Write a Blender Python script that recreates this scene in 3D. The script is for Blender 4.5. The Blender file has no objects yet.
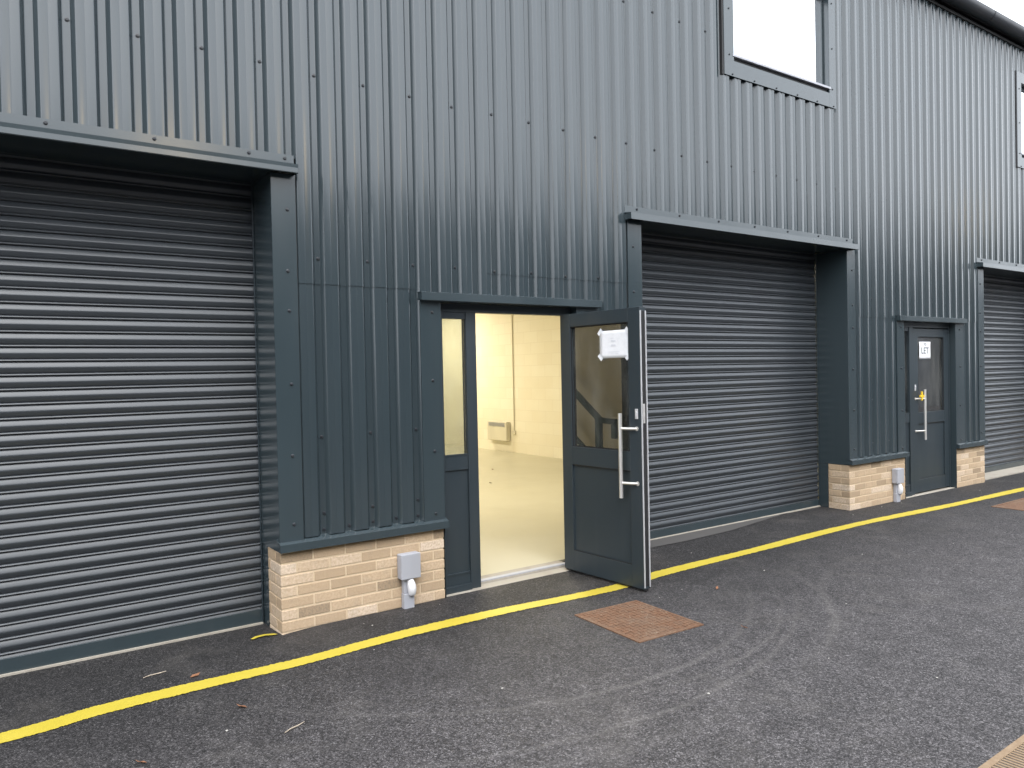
import bpy, bmesh, math, random
from mathutils import Vector, Matrix
random.seed(7)
S = bpy.context.scene
COL = S.collection
PI = math.pi

# ------------------------------------------------------------------ node helpers
def new_mat(name):
    m = bpy.data.materials.new(name); m.use_nodes = True
    nt = m.node_tree; b = nt.nodes['Principled BSDF']
    return m, nt, b
def N(nt, t, **kw):
    n = nt.nodes.new(t)
    for k, v in kw.items():
        if k.startswith('i_'):
            n.inputs[k[2:].replace('_', ' ')].default_value = v
        else:
            setattr(n, k, v)
    return n
def L(nt, a, b): nt.links.new(a, b)
def pos(nt, scale=(1, 1, 1)):
    g = nt.nodes.new('ShaderNodeNewGeometry')
    m = nt.nodes.new('ShaderNodeMapping'); m.inputs['Scale'].default_value = scale
    L(nt, g.outputs['Position'], m.inputs['Vector']); return m.outputs['Vector']
def noise(nt, vec, scale, detail=4, rough=.55, dist=0):
    n = nt.nodes.new('ShaderNodeTexNoise'); L(nt, vec, n.inputs['Vector'])
    n.inputs['Scale'].default_value = scale; n.inputs['Detail'].default_value = detail
    n.inputs['Roughness'].default_value = rough; n.inputs['Distortion'].default_value = dist
    return n.outputs['Fac']
def ramp(nt, fac, stops):
    r = nt.nodes.new('ShaderNodeValToRGB'); L(nt, fac, r.inputs['Fac'])
    els = r.color_ramp.elements
    while len(els) < len(stops): els.new(.5)
    for e, (p, c) in zip(els, stops):
        e.position = p; e.color = (*c, 1) if len(c) == 3 else c
    return r.outputs['Color']
def gr(v): return (v, v, v)
def mix(nt, fac, a, b, mode='MIX'):
    m = nt.nodes.new('ShaderNodeMix'); m.data_type = 'RGBA'; m.blend_type = mode
    if isinstance(fac, float) or isinstance(fac, int): m.inputs[0].default_value = fac
    else: L(nt, fac, m.inputs[0])
    for s, i in ((a, 6), (b, 7)):
        if isinstance(s, tuple): m.inputs[i].default_value = (*s, 1)
        else: L(nt, s, m.inputs[i])
    return m.outputs[2]
def math_(nt, op, a, b=None, clamp=False):
    m = nt.nodes.new('ShaderNodeMath'); m.operation = op; m.use_clamp = clamp
    for s, i in ((a, 0), (b, 1)):
        if s is None: continue
        if isinstance(s, (int, float)): m.inputs[i].default_value = s
        else: L(nt, s, m.inputs[i])
    return m.outputs[0]
def bump(nt, b, h, strength=.3, dist=.01, prev=None):
    n = nt.nodes.new('ShaderNodeBump'); n.inputs['Strength'].default_value = strength
    n.inputs['Distance'].default_value = dist; L(nt, h, n.inputs['Height'])
    if prev is not None: L(nt, prev, n.inputs['Normal'])
    if b is not None: L(nt, n.outputs[0], b.inputs['Normal'])
    return n.outputs[0]

# ------------------------------------------------------------------ materials
M = {}
def painted(name, col, rough=.3, wav=.5, metallic=0, spec=.5, dirt=.25, dirtcol=(.12, .11, .10), ior=1.5):
    m, nt, b = new_mat(name)
    P = pos(nt)
    big = noise(nt, pos(nt, (1.3, 1.3, .35)), 1.6, 3)
    fine = noise(nt, pos(nt, (1, 1, .12)), 6, 3, .5)
    sp = noise(nt, P, 70, 3, .7)
    c1 = mix(nt, big, tuple(v*.88 for v in col), tuple(v*1.12 for v in col))
    d = ramp(nt, fine, [(.5, gr(0)), (.85, gr(1))])
    c2 = mix(nt, math_(nt, 'MULTIPLY', d, dirt), c1, dirtcol)
    L(nt, c2, b.inputs['Base Color'])
    r = ramp(nt, big, [(.3, gr(rough*.9)), (.7, gr(min(1, rough*1.2)))])
    L(nt, r, b.inputs['Roughness'])
    b.inputs['Metallic'].default_value = metallic
    b.inputs['Specular IOR Level'].default_value = spec
    b.inputs['IOR'].default_value = ior
    if wav > 0:
        w = noise(nt, pos(nt, (1, 1, .45)), 3.1, 1)
        n1 = bump(nt, b, w, wav, .012)
    return m
M['clad'] = painted('anthracite_cladding_steel', (.030, .043, .050), .20, .28, spec=.85, dirt=.05, ior=1.5)
M['flash'] = painted('anthracite_flashing_steel', (.030, .044, .051), .215, .2, spec=.85, dirt=.06, ior=1.5)
M['frame'] = painted('anthracite_powder_coat', (.028, .039, .047), .33, .05, spec=.5, dirt=.12)
M['shutter'] = painted('dark_grey_shutter_coating', (.046, .053, .061), .36, .0, metallic=.12, spec=.72, dirt=.0, dirtcol=(.16, .14, .125))
M['gutter'] = painted('dark_grey_gutter_plastic', (.03, .034, .04), .42, .1, dirt=.2)
M['screw'] = painted('dark_screw_head', (.018, .022, .028), .4, 0, dirt=.3)
M['black'] = painted('black_rubber', (.012, .012, .013), .6, 0, dirt=.1)
M['galv'] = painted('pale_aluminium_seal', (.68, .68, .70), .4, .0, metallic=.4, dirt=.2)
M['steel'] = painted('brushed_stainless_steel', (.80, .78, .75), .38, 0, metallic=.75, dirt=.05)
M['greypvc'] = painted('pale_grey_plastic', (.36, .37, .41), .45, 0, dirt=.3, dirtcol=(.2, .19, .17))
M['whitepvc'] = painted('white_plastic', (.78, .79, .82), .4, 0, dirt=.15)
M['heater'] = painted('cream_heater_enamel', (.62, .58, .46), .4, 0, dirt=.1)
M['green'] = painted('dark_green_rail_paint', (.012, .05, .055), .35, 0, dirt=.1)
M['tread'] = painted('grey_stair_steel', (.16, .16, .16), .5, 0)
M['yellowtape'] = painted('yellow_tape', (.75, .5, .02), .5, 0, dirt=.1)
M['inner'] = painted('cream_ceiling_paint', (.74, .70, .58), .7, 0, dirt=.1)
M['concrete'] = painted('bare_concrete', (.075, .072, .070), .85, .2, dirt=.6, dirtcol=(.07, .065, .06))
M['sillconc'] = painted('pale_concrete_threshold', (.36, .33, .28), .8, .1, dirt=.6, dirtcol=(.2, .17, .14))
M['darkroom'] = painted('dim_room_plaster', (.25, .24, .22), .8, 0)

def mk_glass():
    m, nt, b = new_mat('clear_glass')
    nt.nodes.remove(b); out = nt.nodes['Material Output']
    tr = N(nt, 'ShaderNodeBsdfTransparent'); tr.inputs[0].default_value = (.90, .93, .90, 1)
    gl = N(nt, 'ShaderNodeBsdfGlossy'); gl.inputs['Roughness'].default_value = .015
    fr = N(nt, 'ShaderNodeFresnel'); fr.inputs['IOR'].default_value = 1.62
    sm = noise(nt, pos(nt, (1, 1, .25)), 7, 4, .6)
    df = N(nt, 'ShaderNodeBsdfDiffuse'); df.inputs[0].default_value = (.55, .55, .52, 1)
    f2 = math_(nt, 'MULTIPLY', fr.outputs[0], 3.6, True)
    a = N(nt, 'ShaderNodeMixShader'); L(nt, f2, a.inputs[0]); L(nt, tr.outputs[0], a.inputs[1]); L(nt, gl.outputs[0], a.inputs[2])
    d = math_(nt, 'MULTIPLY', ramp(nt, sm, [(.4, gr(.01)), (.8, gr(.10))]), 1.0)
    c = N(nt, 'ShaderNodeMixShader'); L(nt, d, c.inputs[0]); L(nt, a.outputs[0], c.inputs[1]); L(nt, df.outputs[0], c.inputs[2])
    L(nt, c.outputs[0], out.inputs[0]); return m
M['glass'] = mk_glass()
m, nt, b = new_mat('silvered_solar_glass')     # upstairs glazing: mirror-like solar control coating
b.inputs['Base Color'].default_value = (.93, .95, .97, 1); b.inputs['Metallic'].default_value = 1; b.inputs['Roughness'].default_value = .03
bump(nt, b, noise(nt, pos(nt), 1.2, 1), .03, .01)
M['solar'] = m

# brick: each brick carries its own colour value in a colour attribute
m, nt, b = new_mat('buff_brick')
at = N(nt, 'ShaderNodeVertexColor'); at.layer_name = 'tone'
P = pos(nt)
n1 = noise(nt, P, 60, 5, .65); n2 = noise(nt, P, 260, 3, .7); n3 = noise(nt, P, 9, 3)
base = ramp(nt, at.outputs['Color'], [(0, (.23, .18, .125)), (.3, (.44, .33, .22)), (.7, (.56, .425, .29)), (1, (.76, .64, .52))])
c = mix(nt, ramp(nt, n1, [(.3, gr(0)), (.75, gr(1))]), base, (.40, .285, .18))
c = mix(nt, ramp(nt, n2, [(.55, gr(0)), (.8, gr(.7))]), c, (.58, .47, .33))
c = mix(nt, ramp(nt, n3, [(.55, gr(0)), (.8, gr(.35))]), c, (.25, .22, .17))
L(nt, c, b.inputs['Base Color']); b.inputs['Roughness'].default_value = .9
bump(nt, b, n1, .5, .004)
M['brick'] = m
m, nt, b = new_mat('mortar')
P = pos(nt); n1 = noise(nt, P, 120, 4, .7)
L(nt, mix(nt, n1, (.50, .39, .26), (.64, .51, .36)), b.inputs['Base Color']); b.inputs['Roughness'].default_value = .95
bump(nt, b, n1, .5, .004); M['mortar'] = m

# painted blockwork (interior)
m, nt, b = new_mat('cream_painted_blockwork')
g = N(nt, 'ShaderNodeNewGeometry'); sx = N(nt, 'ShaderNodeSeparateXYZ'); L(nt, g.outputs['Position'], sx.inputs[0])
cb = N(nt, 'ShaderNodeCombineXYZ'); L(nt, math_(nt, 'ADD', sx.outputs[0], sx.outputs[1]), cb.inputs[0]); L(nt, sx.outputs[2], cb.inputs[1])
bt = N(nt, 'ShaderNodeTexBrick'); L(nt, cb.outputs[0], bt.inputs['Vector'])
bt.inputs['Scale'].default_value = 1; bt.inputs['Brick Width'].default_value = .45; bt.inputs['Row Height'].default_value = .225
bt.inputs['Mortar Size'].default_value = .006; bt.inputs['Mortar Smooth'].default_value = .3
bt.inputs['Color1'].default_value = (.80, .76, .63, 1); bt.inputs['Color2'].default_value = (.77, .72, .58, 1); bt.inputs['Mortar'].default_value = (.73, .68, .55, 1)
nn = noise(nt, pos(nt), 1.3, 4)
L(nt, mix(nt, ramp(nt, nn, [(.35, gr(0)), (.75, gr(.35))]), bt.outputs['Color'], (.70, .62, .44)), b.inputs['Base Color'])
b.inputs['Roughness'].default_value = .6
n1 = bump(nt, None, math_(nt, 'SUBTRACT', 1.0, bt.outputs['Fac']), .3, .003)
bump(nt, b, noise(nt, pos(nt), 90, 3), .3, .002, n1)
M['block'] = m
m, nt, b = new_mat('cream_painted_floor')
P = pos(nt); n1 = noise(nt, P, .9, 5, .6); n2 = noise(nt, pos(nt, (.35, 2.2, 1)), 3, 5, .7, .6); n3 = noise(nt, P, 45, 4, .7)
c = mix(nt, n1, (.40, .375, .275), (.50, .47, .36))
c = mix(nt, ramp(nt, n2, [(.58, gr(0)), (.7, gr(.45))]), c, (.42, .37, .27))
c = mix(nt, ramp(nt, n3, [(.68, gr(0)), (.74, gr(.5))]), c, (.3, .25, .18))
L(nt, c, b.inputs['Base Color'])
L(nt, ramp(nt, n1, [(.3, gr(.28)), (.7, gr(.5))]), b.inputs['Roughness'])
bump(nt, b, n1, .1, .01); M['floor'] = m

# asphalt
def asphalt():
    m, nt, b = new_mat('asphalt')
    g = N(nt, 'ShaderNodeNewGeometry'); P = g.outputs['Position']
    sp = N(nt, 'ShaderNodeSeparateXYZ'); L(nt, P, sp.inputs[0]); X, Y = sp.outputs[0], sp.outputs[1]
    vo = N(nt, 'ShaderNodeTexVoronoi'); L(nt, P, vo.inputs['Vector']); vo.inputs['Scale'].default_value = 165
    v2 = N(nt, 'ShaderNodeTexVoronoi'); L(nt, P, v2.inputs['Vector']); v2.inputs['Scale'].default_value = 72
    sc = N(nt, 'ShaderNodeSeparateXYZ'); L(nt, vo.outputs['Color'], sc.inputs[0])
    sc2 = N(nt, 'ShaderNodeSeparateXYZ'); L(nt, v2.outputs['Color'], sc2.inputs[0])
    big = noise(nt, P, .55, 5, .6, .4); mid = noise(nt, P, 4.5, 5, .65); fine = noise(nt, P, 38, 4, .7)
    # old (paler, worn) and fresh (darker) surfacing
    wob = math_(nt, 'MULTIPLY', math_(nt, 'SUBTRACT', big, .5), 1.6)
    yy = math_(nt, 'ADD', Y, wob)
    band = N(nt, 'ShaderNodeMapRange'); L(nt, yy, band.inputs[0]); band.inputs[1].default_value = -2.1; band.inputs[2].default_value = -.35
    old = ramp(nt, sc.outputs[0], [(0, gr(.018)), (.4, (.051, .047, .049)), (.75, (.084, .078, .081)), (1, (.16, .152, .154))])
    new = ramp(nt, sc.outputs[0], [(0, gr(.006)), (.5, (.020, .019, .020)), (.85, (.038, .036, .037)), (1, (.09, .086, .085))])
    c = mix(nt, band.outputs[0], old, new)
    c = mix(nt, 1.0, c, ramp(nt, sc2.outputs[1], [(0, gr(.6)), (1, gr(1.4))]), 'MULTIPLY')
    c = mix(nt, 1.0, c, ramp(nt, mid, [(.25, gr(.72)), (.75, gr(1.28))]), 'MULTIPLY')
    # pale dusty stains
    d1 = ramp(nt, noise(nt, P, 1.7, 6, .7, .8), [(.52, gr(0)), (.72, gr(.42))])
    c = mix(nt, math_(nt, 'MULTIPLY', d1, fine), c, (.15, .138, .125))
    # curved tyre scuffs
    def ring(cx, cy, r, w, a0, a1, s):
        dx = math_(nt, 'SUBTRACT', X, cx); dy = math_(nt, 'SUBTRACT', Y, cy)
        rr = math_(nt, 'SQRT', math_(nt, 'ADD', math_(nt, 'MULTIPLY', dx, dx), math_(nt, 'MULTIPLY', dy, dy)))
        rr = math_(nt, 'ADD', rr, math_(nt, 'MULTIPLY', math_(nt, 'SUBTRACT', mid, .5), .10))
        e = math_(nt, 'DIVIDE', math_(nt, 'ABSOLUTE', math_(nt, 'SUBTRACT', rr, r)), w)
        k = math_(nt, 'SUBTRACT', 1.0, e, True)
        an = math_(nt, 'ARCTAN2', dy, dx)
        am = math_(nt, 'SUBTRACT', 1.0, math_(nt, 'DIVIDE', math_(nt, 'ABSOLUTE', math_(nt, 'SUBTRACT', an, (a0+a1)/2)), (a1-a0)/2), True)
        return math_(nt, 'MULTIPLY', math_(nt, 'MULTIPLY', k, am), s)
    tot = None
    for a in ((2.97, .36, 2.34, .030, -2.7, -.45, .85), (3.18, .06, 2.17, .022, -2.2, -.5, .7), (3.33, -.15, 2.24, .05, -1.55, -.35, .85), (2.75, .96, 3.26, .028, -2.4, -.6, .8), (2.9, 1.3, 3.8, .08, -2.6, -.9, .3), (6.4, -3.6, 2.4, .06, 1.5, 2.8, .4)):
        k = ring(*a); tot = k if tot is None else math_(nt, 'MAXIMUM', tot, k)
    brk = ramp(nt, fine, [(.35, gr(.15)), (.62, gr(1))])
    c = mix(nt, math_(nt, 'MULTIPLY', math_(nt, 'MULTIPLY', tot, brk), .75, True), c, (.165, .155, .148))
    L(nt, c, b.inputs['Base Color'])
    b.inputs['Roughness'].default_value = .72; b.inputs['Specular IOR Level'].default_value = .42
    h = math_(nt, 'SUBTRACT', 1.0, vo.outputs['Distance'])
    n1 = bump(nt, None, h, .75, .006); n2 = bump(nt, None, v2.outputs['Distance'], .4, .006, n1)
    bump(nt, b, mid, .25, .02, n2)
    return m
M['asphalt'] = asphalt()
m, nt, b = new_mat('yellow_road_paint')
P = pos(nt); n1 = noise(nt, P, 55, 4, .75); n2 = noise(nt, P, 3, 4)
c = mix(nt, n2, (.44, .345, .02), (.54, .44, .065))
c = mix(nt, ramp(nt, n1, [(.60, gr(0)), (.74, gr(.55))]), c, (.30, .22, .05))
L(nt, c, b.inputs['Base Color']); b.inputs['Roughness'].default_value = .6
vo = N(nt, 'ShaderNodeTexVoronoi'); L(nt, P, vo.inputs['Vector']); vo.inputs['Scale'].default_value = 120
bump(nt, b, vo.outputs['Distance'], .3, .004); M['yellow'] = m
m, nt, b = new_mat('rusty_cast_iron')
P = pos(nt); n1 = noise(nt, P, 26, 5, .7); n2 = noise(nt, P, 5, 4, .6)
c = mix(nt, n1, (.035, .022, .016), (.25, .125, .065)); c = mix(nt, ramp(nt, n2, [(.45, gr(0)), (.7, gr(.5))]), c, (.17, .125, .09))
n4 = noise(nt, P, 60, 3, .7)
c = mix(nt, ramp(nt, n4, [(.62, gr(0)), (.7, gr(.8))]), c, (.34, .29, .22))
L(nt, c, b.inputs['Base Color']); b.inputs['Roughness'].default_value = .85
bump(nt, b, n1, .5, .005); M['rust'] = m
m, nt, b = new_mat('worn_rusty_grate')
P = pos(nt); n1 = noise(nt, P, 30, 4, .7)
L(nt, mix(nt, n1, (.16, .095, .045), (.36, .27, .18)), b.inputs['Base Color']); b.inputs['Roughness'].default_value = .8; M['grate'] = m
def flat(name, col, rough=.8, emit=None):
    m, nt, b = new_mat(name)
    n1 = noise(nt, pos(nt), 30, 3); L(nt, mix(nt, n1, tuple(v*.9 for v in col), tuple(min(1, v*1.08) for v in col)), b.inputs['Base Color'])
    b.inputs['Roughness'].default_value = rough
    if emit: b.inputs['Emission Color'].default_value = (*emit[0], 1); b.inputs['Emission Strength'].default_value = emit[1]
    return m
M['paper'] = flat('white_paper', (.86, .87, .90)); M['ink'] = flat('black_print', (.05, .07, .07)); M['faint'] = flat('faint_grey_print', (.70, .71, .76))
M['tape'] = flat('clear_tape', (.55, .55, .56), .3)
M['leaf'] = flat('dry_leaf', (.22, .10, .05)); M['twig'] = flat('pale_twig', (.45, .38, .30)); M['stone'] = flat('pale_stone', (.40, .385, .36))
M['oppwall'] = painted('grey_rendered_wall', (.085, .090, .092), .8, 0, dirt=.5)
M['opproof'] = painted('slate_grey_roof', (.06, .06, .065), .7, 0)
M['lampglow'] = flat('lamp_glow', (.9, .8, .6), .5, ((1, .72, .35), 80))
M['tube'] = flat('ceiling_lamp_glow', (.9, .9, .8), .5, ((1, .84, .58), 3))

# ------------------------------------------------------------------ mesh helpers
class MB:
    def __init__(s): s.v = []; s.f = []; s.m = []; s.c = []
    def poly(s, pts, mi=0, c=None):
        k = len(s.v); s.v += [tuple(p) for p in pts]; s.f.append(list(range(k, k+len(pts)))); s.m.append(mi); s.c.append(c)
    def box(s, x0, x1, y0, y1, z0, z1, mi=0, c=None):
        k = len(s.v)
        s.v += [(x, y, z) for z in (z0, z1) for y in (y0, y1) for x in (x0, x1)]
        for f in ((0, 2, 3, 1), (4, 5, 7, 6), (0, 1, 5, 4), (2, 6, 7, 3), (0, 4, 6, 2), (1, 3, 7, 5)):
            s.f.append([k+i for i in f]); s.m.append(mi); s.c.append(c)
    def extrude_x(s, prof, x0, x1, mi=0, caps=True, closed=True):   # prof: (y,z) list
        k = len(s.v); n = len(prof)
        s.v += [(x0, y, z) for y, z in prof] + [(x1, y, z) for y, z in prof]
        for i in range(n if closed else n-1):
            j = (i+1) % n; s.f.append([k+i, k+j, k+n+j, k+n+i]); s.m.append(mi); s.c.append(None)
        if caps and closed:
            s.f.append([k+i for i in range(n)][::-1]); s.m.append(mi); s.c.append(None)
            s.f.append([k+n+i for i in range(n)]); s.m.append(mi); s.c.append(None)
    def prism(s, pts, z0, z1, mi=0):                                 # pts: (x,y)
        k = len(s.v); n = len(pts)
        s.v += [(x, y, z0) for x, y in pts] + [(x, y, z1) for x, y in pts]
        for i in range(n):
            j = (i+1) % n; s.f.append([k+i, k+j, k+n+j, k+n+i]); s.m.append(mi); s.c.append(None)
        s.f.append([k+i for i in range(n)][::-1]); s.m.append(mi); s.c.append(None)
        s.f.append([k+n+i for i in range(n)]); s.m.append(mi); s.c.append(None)
    def tube(s, pts, r, seg=12, mi=0):
        pts = [Vector(p) for p in pts]; k = len(s.v); n = len(pts)
        for i, p in enumerate(pts):
            d = (pts[min(i+1, n-1)] - pts[max(i-1, 0)]).normalized()
            a = Vector((0, 0, 1)) if abs(d.z) < .9 else Vector((0, 1, 0))
            u = d.cross(a).normalized(); w = d.cross(u)
            rr = r[i] if isinstance(r, (list, tuple)) else r
            s.v += [tuple(p + u*math.cos(2*PI*j/seg)*rr + w*math.sin(2*PI*j/seg)*rr) for j in range(seg)]
        for i in range(n-1):
            for j in range(seg):
                a = k+i*seg+j; b = k+i*seg+(j+1) % seg
                s.f.append([a, b, b+seg, a+seg]); s.m.append(mi); s.c.append(None)
        s.f.append([k+j for j in range(seg)][::-1]); s.m.append(mi); s.c.append(None)
        s.f.append([k+(n-1)*seg+j for j in range(seg)]); s.m.append(mi); s.c.append(None)
    def build(s, name, mats, parent=None, bevel=0, smooth=False, tone=False):
        me = bpy.data.meshes.new(name); me.from_pydata(s.v, [], s.f); 
        if not isinstance(mats, (list, tuple)): mats = [mats]
        for mm in mats: me.materials.append(mm)
        for p, mi in zip(me.polygons, s.m): p.material_index = mi
        if tone:
            ca = me.color_attributes.new('tone', 'FLOAT_COLOR', 'CORNER')
            for p in me.polygons:
                t = s.c[p.index] if s.c[p.index] is not None else .5
                for li in p.loop_indices: ca.data[li].color = (t, t, t, 1)
        bm = bmesh.new(); bm.from_mesh(me); bmesh.ops.recalc_face_normals(bm, faces=bm.faces); bm.to_mesh(me); bm.free()
        if smooth:
            me.shade_smooth() if hasattr(me, 'shade_smooth') else None
            for p in me.polygons: p.use_smooth = True
            me.set_sharp_from_angle(angle=math.radians(smooth if smooth > 1 else 40))
        o = bpy.data.objects.new(name, me); COL.objects.link(o)
        if bevel:
            bv = o.modifiers.new('bevel', 'BEVEL'); bv.width = bevel; bv.segments = 2; bv.limit_method = 'ANGLE'; bv.angle_limit = math.radians(40)
            bv.harden_normals = False
        if parent is not None: o.parent = parent
        return o
def empty(name, loc=(0, 0, 0), rz=0, parent=None):
    o = bpy.data.objects.new(name, None); COL.objects.link(o); o.location = loc; o.rotation_euler = (0, 0, rz)
    o.empty_display_size = .2
    if parent is not None: o.parent = parent
    return o
def tag(o, label, cat, group=None):
    o['label'] = label; o['category'] = cat
    if group: o['group'] = group
    return o
def sm(a, b, x):
    t = max(0, min(1, (x-a)/(b-a))); return t*t*(3-2*t)

# ------------------------------------------------------------------ ground
SH = [(-1.69, 1.552), (4.86, 8.107), (11.465, 14.71)]        # shutter openings
SHB = [(-.028, -.033), (.002, .004), (-.02, -.02)]          # ground height at each end of each shutter line
def gz(x, y):
    z = 0
    for (a, b), (za, zb) in zip(SH, SHB):
        if a-.25 < x < b+.25:
            t = max(0, min(1, (x-a)/(b-a))); z = (za+(zb-za)*t)*sm(-.25, .36, y)*min(1, (x-a+.25)/.25, (b+.25-x)/.25)
    return z
xs = sorted(set([-400, -120, -40, -15, -8, -4] + [round(-2.4+.12*i, 3) for i in range(150)] + [18, 25, 45, 120, 400]))
ys = sorted(set([-400, -120, -40, -14, -8, -5, -3, -1.5, -.8] + [round(-.5+.07*i, 3) for i in range(17)] + [.8, 3, 20, 120, 400]))
g = MB(); g.v = [(x, y, gz(x, y)) for y in ys for x in xs]; nx = len(xs)
for j in range(len(ys)-1):
    for i in range(nx-1):
        g.f.append([j*nx+i, j*nx+i+1, (j+1)*nx+i+1, (j+1)*nx+i]); g.m.append(0); g.c.append(None)
ground = g.build('ground', M['asphalt'], smooth=60); ground['kind'] = 'structure'

# yellow line, hand-sprayed so it wanders
pl = [(-3, -.55), (-1.2, -.66), (.02, -.622), (.45, -.565), (.93, -.555), (1.5, -.562), (2.19, -.515), (2.94, -.525), (3.41, -.567), (3.98, -.592), (4.53, -.525), (5.7, -.505), (7.44, -.465), (9.37, -.56), (11.07, -.60), (13.5, -.66), (20, -.6)]
def cat(pts, t):
    n = len(pts)-1; i = min(int(t), n-1); u = t-i
    p = [pts[max(0, i-1)], pts[i], pts[i+1], pts[min(n, i+2)]]
    return tuple(.5*((2*p[1][k])+(-p[0][k]+p[2][k])*u+(2*p[0][k]-5*p[1][k]+4*p[2][k]-p[3][k])*u*u+(-p[0][k]+3*p[1][k]-3*p[2][k]+p[3][k])*u**3) for k in (0, 1))
yl = MB(); n = (len(pl)-1)*60; k = 0
rows = []
for i in range(n+1):
    x, y = cat(pl, i/60*.99999)
    w = .062 + .004*math.sin(x*3.1)
    a = w + random.uniform(-.005, .005); b_ = w + random.uniform(-.005, .005)
    rows.append(((x, y-a, .004), (x, y+b_, .004)))
for (a, b_), (c_, d) in zip(rows, rows[1:]): yl.poly([a, c_, d, b_])
o = yl.build('road_marking', M['yellow']); o['kind'] = 'structure'
# stray dab of yellow by the brick corner
dab = MB(); pts = [(1.36, .035), (1.40, .075), (1.46, .085), (1.515, .055), (1.53, .01), (1.50, .015), (1.46, .045), (1.41, .04), (1.375, .015)]
dab.poly([(x, y, gz(x, y)+.010) for x, y in pts]); o = dab.build('paint_splash', M['yellow']); o['kind'] = 'structure'
# concrete apron strip in front of second shutter
ap = MB(); f = [(4.87, .135), (5.15, .15), (5.5, .135), (5.9, .15), (6.25, .17), (6.56, .22), (7.0, .29), (7.5, .37), (7.8, .40)]
for (x0, y0), (x1, y1) in zip(f, f[1:]):
    steps = 5
    for s_ in range(steps):
        u0, u1 = s_/steps, (s_+1)/steps
        q = [(x0, y0+(.44-y0)*u0), (x1, y1+(.44-y1)*u0), (x1, y1+(.44-y1)*u1), (x0, y0+(.44-y0)*u1)]
        ap.poly([(x, y, gz(x, y)+.005) for x, y in q])
o = ap.build('concrete_apron', M['concrete']); o['kind'] = 'structure'
ap = MB(); ap.box(11.47, 14.7, .1, .44, -.1, .004); o = ap.build('concrete_apron', M['sillconc']); o['kind'] = 'structure'

# ------------------------------------------------------------------ the building
B = empty('industrial_building'); tag(B, 'long industrial unit building clad in dark anthracite corrugated steel above brick plinths', 'building')
PITCH = .1785; PH = .4335; DEP = .033; CR = .0925; WEB = .024
def pan_x(k): return PH + k*PITCH
# profile breakpoints over one pitch starting at centre of pan
half = (PITCH-CR-2*WEB)/2
r_ = .003
bp = [(0, DEP), (half-r_, DEP), (half+r_*.5, DEP-r_*.7), (half+WEB-r_*.5, r_*.7), (half+WEB+r_, 0), (PITCH/2-.006, 0), (PITCH/2, .0018), (PITCH/2+.006, 0),
      (PITCH-half-WEB-r_, 0), (PITCH-half-WEB+r_*.5, r_*.7), (PITCH-half-r_*.5, DEP-r_*.7), (PITCH-half+r_, DEP)]
def prof_y(x):
    t = (x-PH) % PITCH
    b2 = bp + [(PITCH, DEP)]
    for (a, ya), (b_, yb) in zip(b2, b2[1:]):
        if a <= t <= b_: return ya + (yb-ya)*(t-a)/max(1e-9, b_-a)
    return DEP
def profile(x0, x1):
    out = [x0]; k0 = math.floor((x0-PH)/PITCH)
    for k in range(k0, k0+int((x1-x0)/PITCH)+3):
        for a, _ in bp:
            x = PH+k*PITCH+a
            if x0+1e-4 < x < x1-1e-4: out.append(x)
    out.append(x1); return [(x, prof_y(x)) for x in out]
screws = []
def sheet(mb, x0, x1, z0, z1, dy=0.0):
    pr = profile(x0, x1); k = len(mb.v); n = len(pr)
    nz = max(1, int((z1-z0)/.6)); zs = [z0+(z1-z0)*i/nz for i in range(nz+1)]
    for z in zs: mb.v += [(x, y+dy, z) for x, y in pr]
    for j in range(nz):
        for i in range(n-1):
            a = k+j*n+i; mb.f.append([a, a+1, a+n+1, a+n]); mb.m.append(0); mb.c.append(None)
    # sheet edge thickness at the bottom (turned back 3 mm) so laps read as laps
    k2 = len(mb.v); mb.v += [(x, y+dy+.004, z0) for x, y in pr]
    for i in range(n-1): mb.f.append([k+i, k2+i, k2+i+1, k+i+1]); mb.m.append(0); mb.c.append(None)
def screw_at(mb, x, y, z, r=.0085, mi=1):
    k = len(mb.v); seg = 8
    for rr, yy in ((r*1.45, y), (r*1.45, y-.002), (r, y-.003), (r*.9, y-.009)):
        mb.v += [(x+rr*math.cos(2*PI*j/seg), yy, z+rr*math.sin(2*PI*j/seg)) for j in range(seg)]
    for q in range(3):
        for j in range(seg):
            a = k+q*seg+j; b_ = k+q*seg+(j+1) % seg
            mb.f.append([a, b_, b_+seg, a+seg]); mb.m.append(mi); mb.c.append(None)
    mb.f.append([k+3*seg+j for j in range(seg)]); mb.m.append(mi); mb.c.append(None)
def row(mb, x0, x1, z, dy=0, every=2, ph=0):
    for k in range(-40, 130):
        x = pan_x(k)
        if (k-ph) % every == 0 and x0+.02 < x < x1-.02:
            screw_at(mb, x+.006+random.uniform(-.003, .003), DEP+dy, z+.012+random.uniform(-.006, .006))
XL, XR, ZT = -6.0, 27.0, 6.30
WIN = [(6.06, 7.90), (12.61, 14.45), (19.16, 21.0)]; WZ0, WZ1 = 4.60, 5.90
LINT = 3.10
UP = -.004
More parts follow.
